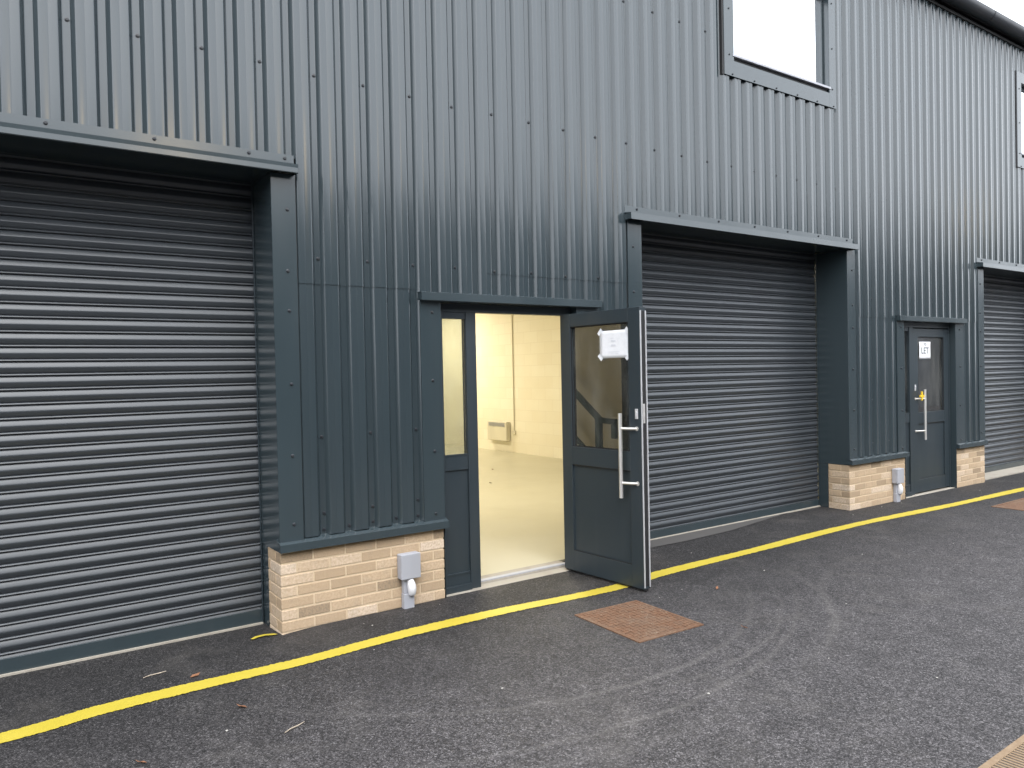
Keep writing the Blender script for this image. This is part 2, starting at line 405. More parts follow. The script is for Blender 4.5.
# upper sheets: above the lintels, around windows
mb = MB()
cuts = [XL] + [v for w in WIN for v in w] + [XR]
for i in range(0, len(cuts), 2):
    sheet(mb, cuts[i], cuts[i+1], WZ0, ZT, UP)
for a, b_ in WIN: sheet(mb, a, b_, WZ1, ZT, UP)
sheet(mb, XL, XR, LINT, WZ0, UP)
row(mb, XL, 1.6, 3.69, UP); row(mb, 1.6, 2.7, 3.672, UP); row(mb, 2.7, XR, 3.66, UP)
for i in range(0, len(cuts), 2): row(mb, cuts[i], cuts[i+1], 4.91, UP); row(mb, cuts[i], cuts[i+1], 6.2, UP)
mb.build('upper_cladding', [M['clad'], M['screw']], B, smooth=25)
def lower(name, parts, rows_):
    mb = MB()
    for a in parts: sheet(mb, *a)
    for a in rows_: row(mb, *a)
    return mb.build(name, [M['clad'], M['screw']], B, smooth=25)
# between first shutter and second shutter
lower('cladding_sheet', [(1.72, 2.60, 2.285, LINT, UP), (2.60, 3.2, 2.22, LINT, UP), (3.2, 4.70, 2.435, LINT, UP)], [(1.72, 4.7, 2.452, UP)])
lower('cladding_sheet', [(3.2, 4.31, 2.22, 2.437, 0)], [])
lower('cladding_sheet', [(1.70, 2.63, .60, 2.29, 0)], [(1.72, 2.62, 1.25, 0), (1.72, 2.62, .735, 0), (1.72, 2.62, .625, 0, 1)])
lower('cladding_sheet', [(4.31, 4.70, .60, 2.437, 0)], [(4.3, 4.7, 1.25, 0), (4.3, 4.7, .735, 0)])
lower('cladding_sheet', [(8.26, 11.32, 2.23, LINT, UP)], [(8.27, 11.3, 2.452, UP)])
lower('cladding_sheet', [(8.26, 9.20, .60, 2.235, 0)], [(8.27, 9.18, 1.25, 0), (8.27, 9.18, .735, 0)])
lower('cladding_sheet', [(10.86, 11.32, .60, 2.235, 0)], [(10.88, 11.3, 1.25, 0)])
lower('cladding_sheet', [(XL, -1.84, .60, LINT, 0)], [(XL, -1.86, 1.25, 0), (XL, -1.86, 2.45, 0)])
lower('cladding_sheet', [(14.86, XR, .60, LINT, 0)], [(14.9, XR, 1.25, 0), (14.9, XR, 2.45, 0)])

# flashings ---------------------------------------------------------------
def jamb_screws(mb, x, zs, y=-.006):
    for z in zs: screw_at(mb, x+random.uniform(-.004, .004), y, z)
T = .0025
def shutter_surround(a, b_, right_only=False):
    # posts: face flange + reveal running back
    for side, (f0, f1, rx) in enumerate(((a-.168, a, a), (b_, b_+.160, b_))):
        mb = MB()
        mb.box(f0, f1, -.006, -.003, .575, 2.992)
        e = f1 if side == 0 else f0
        s_ = -1 if side == 0 else 1
        # outer return of flange back onto sheet
        o_ = f0 if side == 0 else f1
        mb.box(min(o_, o_+s_*-T), max(o_, o_+s_*-T), -.0029, .034, .59, 2.99)
        # reveal
        mb.box(min(rx, rx+s_*T), max(rx, rx+s_*T), -.0029, .415, .523, 2.992)
        jamb_screws(mb, (f0+f1)/2+.02*s_, [.70, 1.15, 1.62, 2.10, 2.36, 2.76])
        mb.build('jamb_flashing', [M['flash'], M['screw']], B, bevel=.0012)
        # black vertical gap closure
        mb = MB(); mb.box(min(o_, o_+s_*.014), max(o_, o_+s_*.014), .010, .05, .6, 3.0); mb.build('filler_strip', M['black'], B)
    mb = MB()   # head canopy
    tl = .007 if a < 0 else 0
    pr = [(-.003, 3.118), (-.006, 3.118), (-.0065, 3.056), (-.0880, 3.043), (-.091+tl, 2.985), (-.080, 2.983), (-.080, 2.986), (-.087, 2.988), (-.086, 3.036), (-.003, 3.049)]
    x0, x1 = a-.200, b_+.115
    if a < 0: x1 = b_+.155
    mb.extrude_x(pr, x0, x1)
    mb.box(x0+.001, x0+.0035, -.086, -.004, 2.989, 3.039); mb.box(x1-.0035, x1-.001, -.086, -.004, 2.989, 3.039)
    x = x0+(.558 if a < 0 else .15)
    while x < x1-.03: screw_at(mb, x, -.0068, 3.095); x += .55
    if a < 0: screw_at(mb, x1-.06, -.0068, 3.092)
    mb.build('canopy_flashing', [M['flash'], M['screw']], B, smooth=30)
    mb = MB(); mb.box(a-.01, b_+.01, -.08, .46, 2.995, 3.01); mb.build('soffit', M['flash'], B)
for a, b_ in SH: shutter_surround(a, b_)

def slat_prof(z0, z1):
    out = []; p = .0853; z = z0
    while z < z1:
        for u, q in ((0, .0), (.06, .22), (.2, .52), (.34, .80), (.42, .95), (.48, 1), (.54, .95), (.62, .82), (.78, .52), (.92, .2), (1, -.05)):
            out.append((-.0130*q, z+u*.062))
        out += [(.006, z+.0625), (.006, z+.0662), (-.0050, z+.0668), (-.0095, z+.0690), (-.0112, z+.0725), (-.0100, z+.0765), (-.0060, z+.0800), (.002, z+.0815), (.006, z+.0820), (.006, z+.0853)]
        z += p
    return out
def shutter(a, b_, za, zb, name='roller_shutter'):
    Yc = .405
    sh = MB(); pr = [(Yc+y, z) for y, z in slat_prof(.018, 3.0)]
    nseg = 1
    sh.extrude_x(pr, a+.004, b_-.004, closed=False)
    root = sh.build(name, M['shutter'], B, smooth=35)
    mb = MB(); mb.box(a+.01, b_-.01, Yc-.018, Yc+.01, -.09, .085 if a > 3 else .066)
    mb.build('bottom_rail', M['flash'], root, bevel=.002)
    mb = MB(); k = 0
    xs_ = [a+.01+(b_-a-.02)*i/24 for i in range(25)]
    for x0, x1 in zip(xs_, xs_[1:]):
        z0 = gz(x0, .36); z1 = gz(x1, .36)
        y0, y1, h = .366, .3865, .011
        mb.poly([(x0, y0, z0), (x1, y0, z1), (x1, y0, z1+h), (x0, y0, z0+h)]); mb.poly([(x0, y0, z0+h), (x1, y0, z1+h), (x1, y1, z1+h), (x0, y1, z0+h)])
    mb.build('threshold_strip', M['sillconc'], root)
    for x0, x1 in ((a+.0035, a+.012), (b_-.012, b_-.0035)):
        mb = MB(); mb.box(x0, x1, .378, .384, -.09, 3.0); mb.box(x0, x1, .425, .47, -.09, 3.0)
        mb.build('guide_rail', M['frame'], root, bevel=.001)
    return root
for (a, b_), (za, zb) in zip(SH, SHB): shutter(a, b_, za, zb)

# brick plinths -----------------------------------------------------------
def plinth(x0, x1, left_ret, right_ret, back=.27):
    mb = MB(); zb = -.15
    mb.box(x0+.004, x1-.004, .004, back, zb, .522, 1)
    H = .063; J = .012
    for cidx in range(-2, 7):
        z0 = cidx*.075+.0025; z1 = z0+H
        x = x0
        first = .1025 if cidx % 2 else .215
        while x < x1-.02:
            w = min(first, x1-x); first = .215
            if x1-(x+w) < .06: w = x1-x
            t = min(1, max(0, random.gauss(.5, .29)))
            if x == x0 and left_ret and cidx % 2: t = random.uniform(.75, 1)
            j = random.uniform(0, .002)
            dep = .1025
            if (left_ret and x == x0 and cidx % 2) or (right_ret and x+w > x1-.001 and cidx % 2): dep = .215
            mb.box(x, x+w, j, dep, z0, z1, 0, t)
            x += w+J
        for ret, xr in ((left_ret, x0), (right_ret, x1)):
            if not ret: continue
            y = .1125 if True else 0; segs = [(.1125, .265)] if cidx % 2 == 0 else [(.225, .265)]
            for ya, yb in segs:
                t = min(1, max(0, random.gauss(.5, .25)))
                if xr == x0: mb.box(xr, xr+.1, ya, yb, z0, z1, 0, t)
                else: mb.box(xr-.1, xr, ya, yb, z0, z1, 0, t)
    return mb.build('brick_plinth', [M['brick'], M['mortar']], B, bevel=.003, tone=True)
plinth(1.555, 2.775, True, False)
plinth(8.110, 9.325, True, False)
plinth(10.655, 11.455, False, False)
plinth(4.10, 4.50, False, False, .105); plinth(4.511, 4.85, False, True)
plinth(XL, -1.70, False, True)
plinth(14.715, XR, True, False)
def guide_casing(x0, x1):
    mb = MB(); mb.box(x0, x1, .272, .40, -.1, .522); mb.build('guide_casing', M['flash'], B, bevel=.002)
guide_casing(1.556, 1.70); guide_casing(8.111, 8.25)
guide_casing(-1.84, -1.694); guide_casing(4.72, 4.856); guide_casing(11.32, 11.461)
# drip sills --------------------------------------------------------------
def drip(x0, x1):
    mb = MB()
    pr = [(.045, .604), (.042, .606), (-.034, .582), (-.040, .579), (-.041, .528), (-.033, .527), (-.033, .530), (-.0385, .532), (-.0375, .577), (.042, .601)]
    mb.extrude_x(pr, x0, x1)
    mb.box(x0, x0+.002, -.037, .04, .533, .577); mb.box(x1-.002, x1, -.037, .04, .533, .577)
    mb.build('drip_sill', M['flash'], B, smooth=30)
drip(1.545, 2.800); drip(8.098, 9.36); drip(10.64, 11.47); drip(XL, -1.685); drip(14.7, XR); drip(4.08, 4.865)

# ------------------------------------------------------------------ door sets
def door_surround(x0, x1, p0, p1):
    # x0,x1 opening edges on face; p0,p1 outer edges of post flashings
    for f0, f1, rx, s_ in ((p0, x0, x0, -1), (x1, p1, x1, 1)):
        mb = MB(); mb.box(f0, f1, -.006, -.003, .575, 2.20)
        o_ = f0 if s_ < 0 else f1
        mb.box(min(o_, o_-s_*T), max(o_, o_-s_*T), -.0029, .034, .59, 2.20)
        mb.box(min(rx, rx+s_*T), max(rx, rx+s_*T), -.0029, .135, -.02, 2.22)
        jamb_screws(mb, (f0+f1)/2+.01, [.64, 1.10, 1.62, 2.12])
        mb.build('jamb_flashing', [M['flash'], M['screw']], B, bevel=.0012)
    mb = MB()
    pr = [(.03, 2.268), (-.045, 2.266), (-.052, 2.262), (-.054, 2.205), (-.044, 2.203), (-.044, 2.206), (-.051, 2.208), (-.049, 2.259), (.03, 2.262)]
    mb.extrude_x(pr, p0-.01, p1+.01); mb.box(p0-.008, p0-.006, -.05, .03, 2.207, 2.26); mb.box(p1+.006, p1+.008, -.05, .03, 2.207, 2.26)
    mb.box(p0+.002, p1-.002, -.044, .30, 2.199, 2.2055)
    mb.build('canopy_flashing', M['flash'], B, smooth=30)
    # outer fixed frame
    fr = MB(); y0, y1 = .07, .135
    fr.box(x0+.003, x0+.055, y0, y1, -.01, 2.198); fr.box(x1-.032, x1-.003, y0, y1, -.01, 2.198)
    fr.box(x0+.055, x1-.032, y0, y1, 2.135, 2.198)
    mx0, mx1 = x0+.262, x0+.352
    fr.box(mx0, mx1, y0, y1, -.01, 2.135)                           # mullion
    fr.box(x0+.055, mx0, y0+.008, y1-.006, .93, 1.04)                # sidelight mid rail
    fr.box(x0+.055, mx0, y0+.008, y1-.006, -.01, .13)                # bottom rail
    fr.box(x0+.055, mx0, y0+.008, y1-.006, 2.085, 2.135)
    frame = fr.build('door_frame', M['frame'], B, bevel=.002)
    mb = MB(); mb.box(x0+.055, mx0, y0+.02, y0+.045, .13, .93); mb.build('lower_panel', M['frame'], frame)
    mb = MB(); mb.box(x0+.058, mx0-.003, y0+.030, y0+.034, 1.04, 2.085); mb.build('sidelight_glass', M['glass'], frame)
    for zz in (1.04, .13):
        mb = MB(); mb.box(x0+.057, mx0-.002, y0+.004, y0+.02, zz+.001, zz+.012); mb.build('glazing_bead', M['frame'], frame)
    mb = MB(); mb.box(x0+.003, x0+.262, .055, .0695, -.01, .05); mb.box(x0+.003, x0+.262, .062, .0695, .05, .055); mb.build('kick_plate', M['frame'], frame, bevel=.001)
    th = MB(); th.box(x0+.005, x1-.005, .135, .30, -.05, .018); th.box(x0+.005, x1-.005, .02, .135, -.05, .004)
    th.build('threshold', M['sillconc'], B, bevel=.004)
    th = MB(); th.box(mx1, x1-.032, .138, .19, .0185, .028); th.build('threshold_strip', M['greypvc'], B, bevel=.002)
    return mx1, x1-.032

def make_leaf(name, w, h, th=.062):
    """leaf built along local +x from the hinge; local +y is the OUTSIDE face (y=th), inside face y=0."""
    root = empty(name)
    st = MB(); s0 = .115
    st.box(0, s0, 0, th, 0, h); st.box(w-.118, w, 0, th, 0, h)
    st.box(s0, w-.118, .001, th-.001, h-.105, h); st.box(s0, w-.118, .001, th-.001, .88, 1.025); st.box(s0, w-.118, .001, th-.001, 0, .165)
    st.build('leaf_frame', M['frame'], root, bevel=.002)
    mb = MB(); mb.box(s0, w-.118, .016, th-.016, .165, .88); mb.build('lower_panel', M['frame'], root)
    mb = MB(); mb.box(s0, w-.118, th/2-.003, th/2+.003, 1.025, h-.105); gl = mb.build('glass_pane', M['glass'], root)
    for ya, yb_ in ((.010, .004), (th-.016, th-.010)):
        for q in ((s0, s0+.008, ya, ya+.006, 1.033, h-.113), (w-.126, w-.118, ya, ya+.006, 1.033, h-.113),
                  (s0, w-.118, ya, ya+.006, h-.113, h-.105), (s0, w-.118, ya, ya+.006, 1.025, 1.033),
                  (s0, w-.118, yb_, yb_+.006, .165, .171), (s0, w-.118, yb_, yb_+.006, .873, .88)):
            mb = MB(); mb.box(*q); mb.build('glazing_gasket', M['black'], root)
    return root
def pull(root, x, y, sgn, z0, z1, xr):
    mb = MB(); yb = y+sgn*.052
    mb.tube([(x, yb, z0), (x, yb, z1)], .015, 16)
    for z in (z0+.115, z1-.115):
        mb.tube([(x, yb, z), (x+(xr-x)*.5, y+sgn*.030, z), (xr, y+sgn*.001, z)], .0105, 12)
        mb.tube([(xr, y+sgn*.0005, z), (xr, y+sgn*.004, z)], .017, 14)
    return mb.build('pull_handle', M['steel'], root, smooth=50)
def keyhole(root, x, y, sgn, z):
    mb = MB(); a, b2 = sorted((y+sgn*.0005, y+sgn*.006)); mb.box(x-.014, x+.014, a, b2, z-.038, z+.038)
    mb.tube([(x, y+sgn*.006, z+.012), (x, y+sgn*.013, z+.012)], .0085, 12)
    a, b2 = sorted((y+sgn*.006, y+sgn*.0125)); mb.box(x-.004, x+.004, a, b2, z-.02, z+.008)
    return mb.build('lock_cylinder', M['galv'], root, bevel=.002)

# first door: open outwards
mxa, mxb = door_surround(2.785, 4.09, 2.615, 4.325)
leaf = make_leaf('door', .874, 2.115, .068)
leaf.parent = B
# hinge: inner face runs from (3.956,.05) to (4.01,-.785)
d = Vector((4.01-3.956, -.785-.05)).normalized()
leaf.location = (3.956, .05, .022); leaf.rotation_euler = (0, 0, math.atan2(d.y, d.x))
# local +y now points to +X world => outside face away from camera
leaf['label'] = 'glazed grey door standing wide open with a blank white notice taped to its glass'
W1 = .874
pull(leaf, .708, 0, -1, .675, 1.318, .83); keyhole(leaf, .832, 0, -1, 1.315)
pull(leaf, .708, .068, 1, .675, 1.318, .83); keyhole(leaf, .832, .068, 1, 1.315)
mb = MB(); mb.box(W1+.0003, W1+.008, .002, .0095, .012, 2.088); mb.build('edge_seal', M['galv'], leaf)
mb = MB(); mb.box(W1+.0003, W1+.008, .0585, .066, .012, 2.088); mb.build('edge_seal', M['galv'], leaf)
mb = MB(); mb.box(W1+.0003, W1+.002, .012, .056, .02, 2.085); mb.build('edge_channel', M['black'], leaf)
mb = MB(); mb.box(W1+.0025, W1+.006, .018, .040, 1.245, 1.39); mb.box(W1+.006, W1+.010, .022, .036, 1.29, 1.32); mb.build('lock_plate', M['steel'], leaf, bevel=.001)
mb = MB(); mb.box(.0, W1, .015, .047, -.012, -.0005); mb.build('bottom_seal', M['black'], leaf)
for z in (.25, 1.05, 1.85):
    mb = MB(); mb.tube([(-.012, .072, z-.05), (-.012, .072, z+.05)], .011, 12); mb.box(-.010, .03, .0682, .073, z-.045, z+.045); mb.build('hinge', M['frame'], leaf, smooth=40)

# second door: closed; the same leaf set in its frame, outside face to the street
mxc, mxd = door_surround(9.335, 10.635, 9.165, 10.865)
leaf2 = make_leaf('door', mxd-mxc-.008, 2.100); leaf2.parent = B
leaf2.location = (mxd-.004, .135, .022); leaf2.rotation_euler = (0, 0, PI)      # local +y -> -Y (street)
leaf2['label'] = 'closed glazed grey door with a small to let notice inside its glass'
W2 = mxd-mxc-.008
pull(leaf2, .725, .062, 1, .675, 1.318, .865); lk = keyhole(leaf2, .868, .062, 1, 1.345)
mb = MB(); zt = 1.235; xt = .75
mb.box(xt-.022, xt+.085, .095, .112, zt-.012, zt+.014); mb.box(xt+.022, xt+.048, .096, .113, zt-.055, zt+.06)
mb.build('yellow_tape', M['yellowtape'], leaf2, bevel=.003)
mb = MB(); mb.box(-.02, .06, .0, 1, 0, 0) if False else None

# notices -----------------------------------------------------------------
def sheetpaper(mb, w, h, curl, mi=0, n=8):
    k = len(mb.v)
    for j in range(n+1):
        for i in range(n+1):
            u, v = i/n-.5, j/n-.5
            mb.v.append((u*w, -curl*(abs(u)**3+abs(v)**3)*4-.0005*math.sin(9*u+5*v), v*h))
    for j in range(n):
        for i in range(n):
            a = k+j*(n+1)+i; mb.f.append([a, a+1, a+n+2, a+n+1]); mb.m.append(mi); mb.c.append(None)
mb = MB(); sheetpaper(mb, .305, .215, .004)
nt_ = mb.build('paper_notice', M['paper'], smooth=60); nt_.modifiers.new('s', 'SOLIDIFY').thickness = .0006
tag(nt_, 'blank white landscape paper sheet taped at its corners to the open door glass', 'notice')
lm = leaf.location.copy()
R_ = Matrix.Translation(lm) @ Matrix.Rotation(leaf.rotation_euler.z, 4, 'Z')
nt_.matrix_world = R_ @ Matrix.Translation((.592, .0205, 1.848))
for cx, cz, rr in ((-.145, .10, .8), (.148, .10, -.8), (-.145, -.10, -.8), (.148, -.10, .8)):
    mb = MB(); c_, s_ = math.cos(rr), math.sin(rr); w, h = .028, .014
    mb.poly([(cx+a*c_-b2*s_, -.006, cz+a*s_+b2*c_) for a, b2 in ((-w, -h), (w, -h), (w, h), (-w, h))]); mb.build('tape', M['paper'], nt_)
mb = MB()
for (a, b2, z, h) in ((-.035, .0, .045, .004), (-.03, .02, .02, .012), (-.03, .02, -.015, .014), (-.06, .06, -.06, .003), (-.06, .05, -.075, .003)):
    mb.box(a, b2, -.0022, -.0012, z, z+h)
mb.build('faint_print', M['faint'], nt_)

mb = MB(); sheetpaper(mb, .285, .22, .001)
n2 = mb.build('paper_notice', M['paper'], smooth=60); n2.modifiers.new('s', 'SOLIDIFY').thickness = .0006
tag(n2, 'small white notice reading TO LET in black on the closed door glass', 'notice')
n2.location = (10.025, .092, 1.845)
def text(s, size, x, z, par, y=-.002, bold=0):
    cu = bpy.data.curves.new('t', 'FONT'); cu.body = s; cu.size = size; cu.align_x = 'CENTER'; cu.align_y = 'CENTER'; cu.offset = bold; cu.extrude = .0004
    ob = bpy.data.objects.new('t', cu); COL.objects.link(ob)
    bpy.context.view_layer.update()
    me = bpy.data.meshes.new_from_object(ob.evaluated_get(bpy.context.evaluated_depsgraph_get()))
    bpy.data.objects.remove(ob); me.materials.clear(); me.materials.append(M['ink'])
    o = bpy.data.objects.new('lettering', me); COL.objects.link(o); o.parent = par
    o.location = (x, y, z); o.rotation_euler = (PI/2, 0, 0); return o
text('TO', .05, .0, .075, n2, bold=.0008)
t_ = text('LET', .105, .0, -.008, n2, bold=.0008); t_.scale = (1.15, 1.1, 1)
mb = MB(); mb.box(-.07, .06, -.0025, -.0015, -.078, -.071); mb.build('printed_rule', M['faint'], n2)

# ------------------------------------------------------------------ upstairs windows
def window(a, b_):
    z0, z1 = WZ0, WZ1
    ox0, ox1, oz0, oz1 = a+.105, b_-.105, 4.70, 5.80
    root = empty('window', (0, 0, 0), 0, B)
    mb = MB(); y0, y1 = -.016, -.008                                      # surround flashing
    mb.box(a-.04, ox0, y0, y1, z0-.055, z1+.05); mb.box(ox1, b_+.02, y0, y1, z0-.055, z1+.05)
    mb.box(ox0, ox1, y0+.0005, y1, z0-.055, oz0); mb.box(ox0, ox1, y0+.0005, y1, oz1, z1+.05)
    for x in (ox0-.002, ox1): mb.box(x, x+.002, y1, .12, oz0, oz1)
    mb.box(ox0, ox1, y1, .12, oz1, oz1+.002)
    for x in (a+.08, a+.42, a+.78, a+1.14, a+1.5, b_-.03): screw_at(mb, x, y0, z0-.035, .007)
    for z in (4.75, 5.2, 5.7): screw_at(mb, a+.035, y0, z, .007); screw_at(mb, b_-.05, y0, z, .007)
    mb.build('window_surround', [M['flash'], M['screw']], root, bevel=.001)
    mb = MB(); mb.box(a-.068, a-.042, -.012, .03, z0-.06, z1+.05); mb.build('edge_trim', M['black'], root)
    mb = MB(); mb.box(ox0+.003, ox1-.003, .010, .03, oz0-.01, oz0+.042); mb.build('painted_gap_shade', M['black'], root)  # solid black strip painting the shade of the groove under the sill
    mb = MB()
    mb.box(ox0+.002, ox0+.03, .055, .10, oz0+.05, oz1); mb.box(ox1-.030, ox1-.002, .055, .10, oz0+.05, oz1)
    mb.box(ox0+.03, ox1-.03, .055, .10, oz0+.05, oz0+.09); mb.box(ox0+.03, ox1-.03, .055, .10, oz1-.03, oz1)
    mb.build('window_frame', M['flash'], root, bevel=.003)
    mb = MB(); mb.box(ox0-.02, ox1+.02, -.022, .0545, oz0+.043, oz0+.068); mb.build('window_sill', M['greypvc'], root, bevel=.003)
    mb = MB(); mb.box(ox0+.03, ox1-.03, .068, .074, oz0+.09, oz1-.03); mb.build('glass_pane', M['solar'], root)
for a, b_ in WIN: window(a, b_)

# ------------------------------------------------------------------ eaves, gutter, roof
mb = MB(); seg = 14
pr = [(-.125+.098*math.cos(PI+PI*i/seg), 6.44+.098*math.sin(PI+PI*i/seg)) for i in range(seg+1)]
pr = [(-.223, 6.448)] + pr + [(-.027, 6.452), (-.032, 6.452)] + [(-.125+.093*math.cos(PI+PI*i/seg), 6.44+.093*math.sin(PI+PI*i/seg)) for i in range(seg, -1, -1)] + [(-.218, 6.448)]
mb.extrude_x(pr, XL, XR); gut = mb.build('gutter', M['gutter'], B, smooth=50)
for i in range(34):
    x = XL+.4+i*1.0
    mb = MB(); q = [(-.125+.103*math.cos(PI+PI*i_/10), 6.44+.103*math.sin(PI+PI*i_/10)) for i_ in range(11)] + [(-.125+.099*math.cos(PI+PI*i_/10), 6.44+.099*math.sin(PI+PI*i_/10)) for i_ in range(10, -1, -1)]
    if 8 < x < 15: mb.extrude_x(q, x, x+.025); mb.build('gutter_bracket', M['gutter'], gut, smooth=50)
mb = MB(); mb.box(XL, XR, .045, .12, 6.25, 6.60); mb.box(XL, XR, -.02, .06, 6.30, 6.335); mb.build('eaves_board', M['black'], B)
mb = MB(); mb.poly([(XL, -.14, 6.50), (XR, -.14, 6.50), (XR, 9, 7.7), (XL, 9, 7.7)]); mb.poly([(XL, 9, 7.7), (XR, 9, 7.7), (XR, 18, 6.5), (XL, 18, 6.5)])
mb.poly([(XL, -.14, 6.47), (XR, -.14, 6.47), (XR, 9, 7.66), (XL, 9, 7.66)]); mb.poly([(XL, -.14, 6.47), (XR, -.14, 6.47), (XR, -.14, 6.50), (XL, -.14, 6.50)])
mb.build('roof', M['opproof'], B)
# gable ends and rear
mb = MB(); mb.box(XL-.02, XL+.0, .0, 18, 0, 6.5); mb.box(XR, XR+.02, 0, 18, 0, 6.5); mb.box(XL, XR, 17.9, 18, 0, 6.5); mb.build('outer_wall', M['clad'], B)
# backing wall behind the cladding (upper storey), to close light gaps
mb = MB()
cw = [XL]+[v for a, b_ in WIN for v in (a+.10, b_-.115)]+[XR]
mb.box(XL, XR, .16, .20, 3.01, 4.68)
for i in range(0, len(cw), 2): mb.box(cw[i], cw[i+1], .16, .20, 4.68, 6.4)
mb.build('backing_wall', M['darkroom'], B)

# ------------------------------------------------------------------ inside the open unit
IX0, IX1, IY1, IZ = 2.60, 8.95, 12.2, 3.35
mb = MB()
mb.box(IX1, IX1+.2, .12, IY1+.2, -.1, IZ+.1); mb.build('party_wall', M['block'], B)
mb = MB(); mb.box(IX0-.2, IX0, .12, IY1+.2, -.1, IZ+.1); mb.build('party_wall', M['block'], B)
mb = MB(); mb.box(IX0, IX1, IY1, IY1+.2, -.1, IZ+.1); mb.build('rear_wall', M['block'], B)
mb = MB(); mb.box(IX0-.2, IX1+.2, .30, IY1+.2, IZ, IZ+.15); mb.build('ceiling', M['inner'], B)
mb = MB()
y0, y1 = .31, .43
mb.box(IX0, 2.73, y0, y1, 0, IZ); mb.box(2.73, 4.44, y0, y1, 2.28, IZ); mb.box(4.44, 4.84, y0, y1, 0, IZ); mb.box(8.13, IX1, y0, y1, 0, IZ); mb.box(4.84, 8.13, .47, .55, 2.9, IZ)
mb.box(2.70, 2.78, .14, .31, 0, 2.3); mb.box(4.40, 4.50, .14, .31, 0, 2.3); mb.box(2.78, 4.40, .14, .31, 2.22, 2.3)
mb.build('front_inner_wall', M['block'], B)
fl = MB(); fl.box(IX0-.1, 4.84, .301, .47, -.1, .016); fl.box(IX0-.1, IX1+.1, .47, IY1+.1, -.1, .016); fl.box(4.87, 8.1, .4451, .6, -.1, .0155) if False else None
o = fl.build('interior_floor', M['floor']); o['kind'] = 'structure'
# dim units next door (behind closed doors)
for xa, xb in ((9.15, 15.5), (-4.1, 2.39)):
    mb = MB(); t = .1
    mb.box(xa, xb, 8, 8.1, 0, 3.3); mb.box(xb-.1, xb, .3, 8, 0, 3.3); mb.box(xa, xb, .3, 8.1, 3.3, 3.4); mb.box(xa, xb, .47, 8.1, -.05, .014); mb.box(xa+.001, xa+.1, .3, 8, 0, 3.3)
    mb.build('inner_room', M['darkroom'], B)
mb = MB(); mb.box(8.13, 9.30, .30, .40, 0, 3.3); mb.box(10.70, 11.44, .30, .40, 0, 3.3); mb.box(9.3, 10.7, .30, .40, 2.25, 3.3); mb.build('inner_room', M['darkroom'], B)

# wall heater on far wall
h = empty('wall_heater', (IX1, 8.36, .245)); tag(h, 'pale wall heater low on the cream block wall inside the open unit', 'heater')
mb = MB(); mb.box(-.115, -.012, -.36, .36, 0, .40); mb.build('casing', M['heater'], h, bevel=.012)
mb = MB()
for i in range(9): mb.box(-.121, -.1155, -.30, .30, .30+i*.009, .304+i*.009)
mb.build('grille', M['greypvc'], h)
mb = MB(); mb.box(-.012, -.001, -.30, .30, .05, .35); mb.build('bracket', M['tread'], h)
mb = MB(); mb.box(-.08, -.05, -.368, -.361, .29, .32); mb.build('control_knob', M['heater'], h)
cn = MB(); cn.tube([(IX1-.014, 7.86, .46), (IX1-.014, 7.86, 3.34)], .011, 10); cn.box(IX1-.035, IX1-.0005, 7.81, 7.91, .40, .47)
o = cn.build('cable_conduit', M['heater'], smooth=40); tag(o, 'thin vertical cable conduit with outlet box beside the heater on cream wall', 'conduit')

# staircase with dark green handrail against the left party wall (seen mirrored in the open door)
st = empty('staircase', (2.62, .8, 0)); tag(st, 'straight steel staircase with dark green handrail, mirrored in the open door glass', 'staircase')
def P_(x, y, z): return (x-2.62, y-.8, z)
for i in range(13):
    mb = MB(); y = .75+i*.23; z = .18+i*.185
    mb.box(.03, .325, y-.8, y-.8+.26, z-.03, z)
    if z < IZ-.1: mb.build('tread', M['tread'], st)
for x in (2.635, 2.96):
    mb = MB(); mb.poly([P_(x, .70, 0), P_(x, .95, 0), P_(x, 3.6, 2.2), P_(x, 3.6, 2.48), P_(x, .70, .14)]); o = mb.build('stringer', M['green'], st)
    so = o.modifiers.new('s', 'SOLIDIFY'); so.thickness = .02
HX = 2.92
mb = MB(); hr = [P_(HX, .41, 1.03), P_(HX, .41, 1.17), P_(HX, .59, 1.18), P_(HX, .92, 1.45), P_(HX, 3.0, 3.15)]
def bar(mb, pts, w, hgt):
    for p, q in zip(pts, pts[1:]):
        p = Vector(p); q = Vector(q); d = (q-p).normalized(); u = Vector((1, 0, 0))*w; v = d.cross(Vector((1, 0, 0))).normalized()*hgt
        p = p-d*hgt*.9; q = q+d*hgt*.9
        k = len(mb.v)
        for c_ in (p, q): mb.v += [tuple(c_+u+v), tuple(c_-u+v), tuple(c_-u-v), tuple(c_+u-v)]
        for f_ in ((0, 1, 2, 3), (7, 6, 5, 4), (0, 4, 5, 1), (1, 5, 6, 2), (2, 6, 7, 3), (3, 7, 4, 0)): mb.f.append([k+i for i in f_]); mb.m.append(0); mb.c.append(None)
bar(mb, hr, .022, .026); mb.build('handrail', M['green'], st)
mb = MB(); bar(mb, [P_(HX, .61, .0), P_(HX, .61, 1.18)], .024, .03); mb.build('post', M['green'], st)
mb = MB(); bar(mb, [P_(HX, 2.4, 1.2), P_(HX, 2.4, 2.4)], .024, .03); mb.build('post', M['green'], st)
mb = MB(); bar(mb, [P_(HX, .63, .75), P_(HX, 3.0, 2.67)], .014, .02); mb.build('middle_rail', M['green'], st)

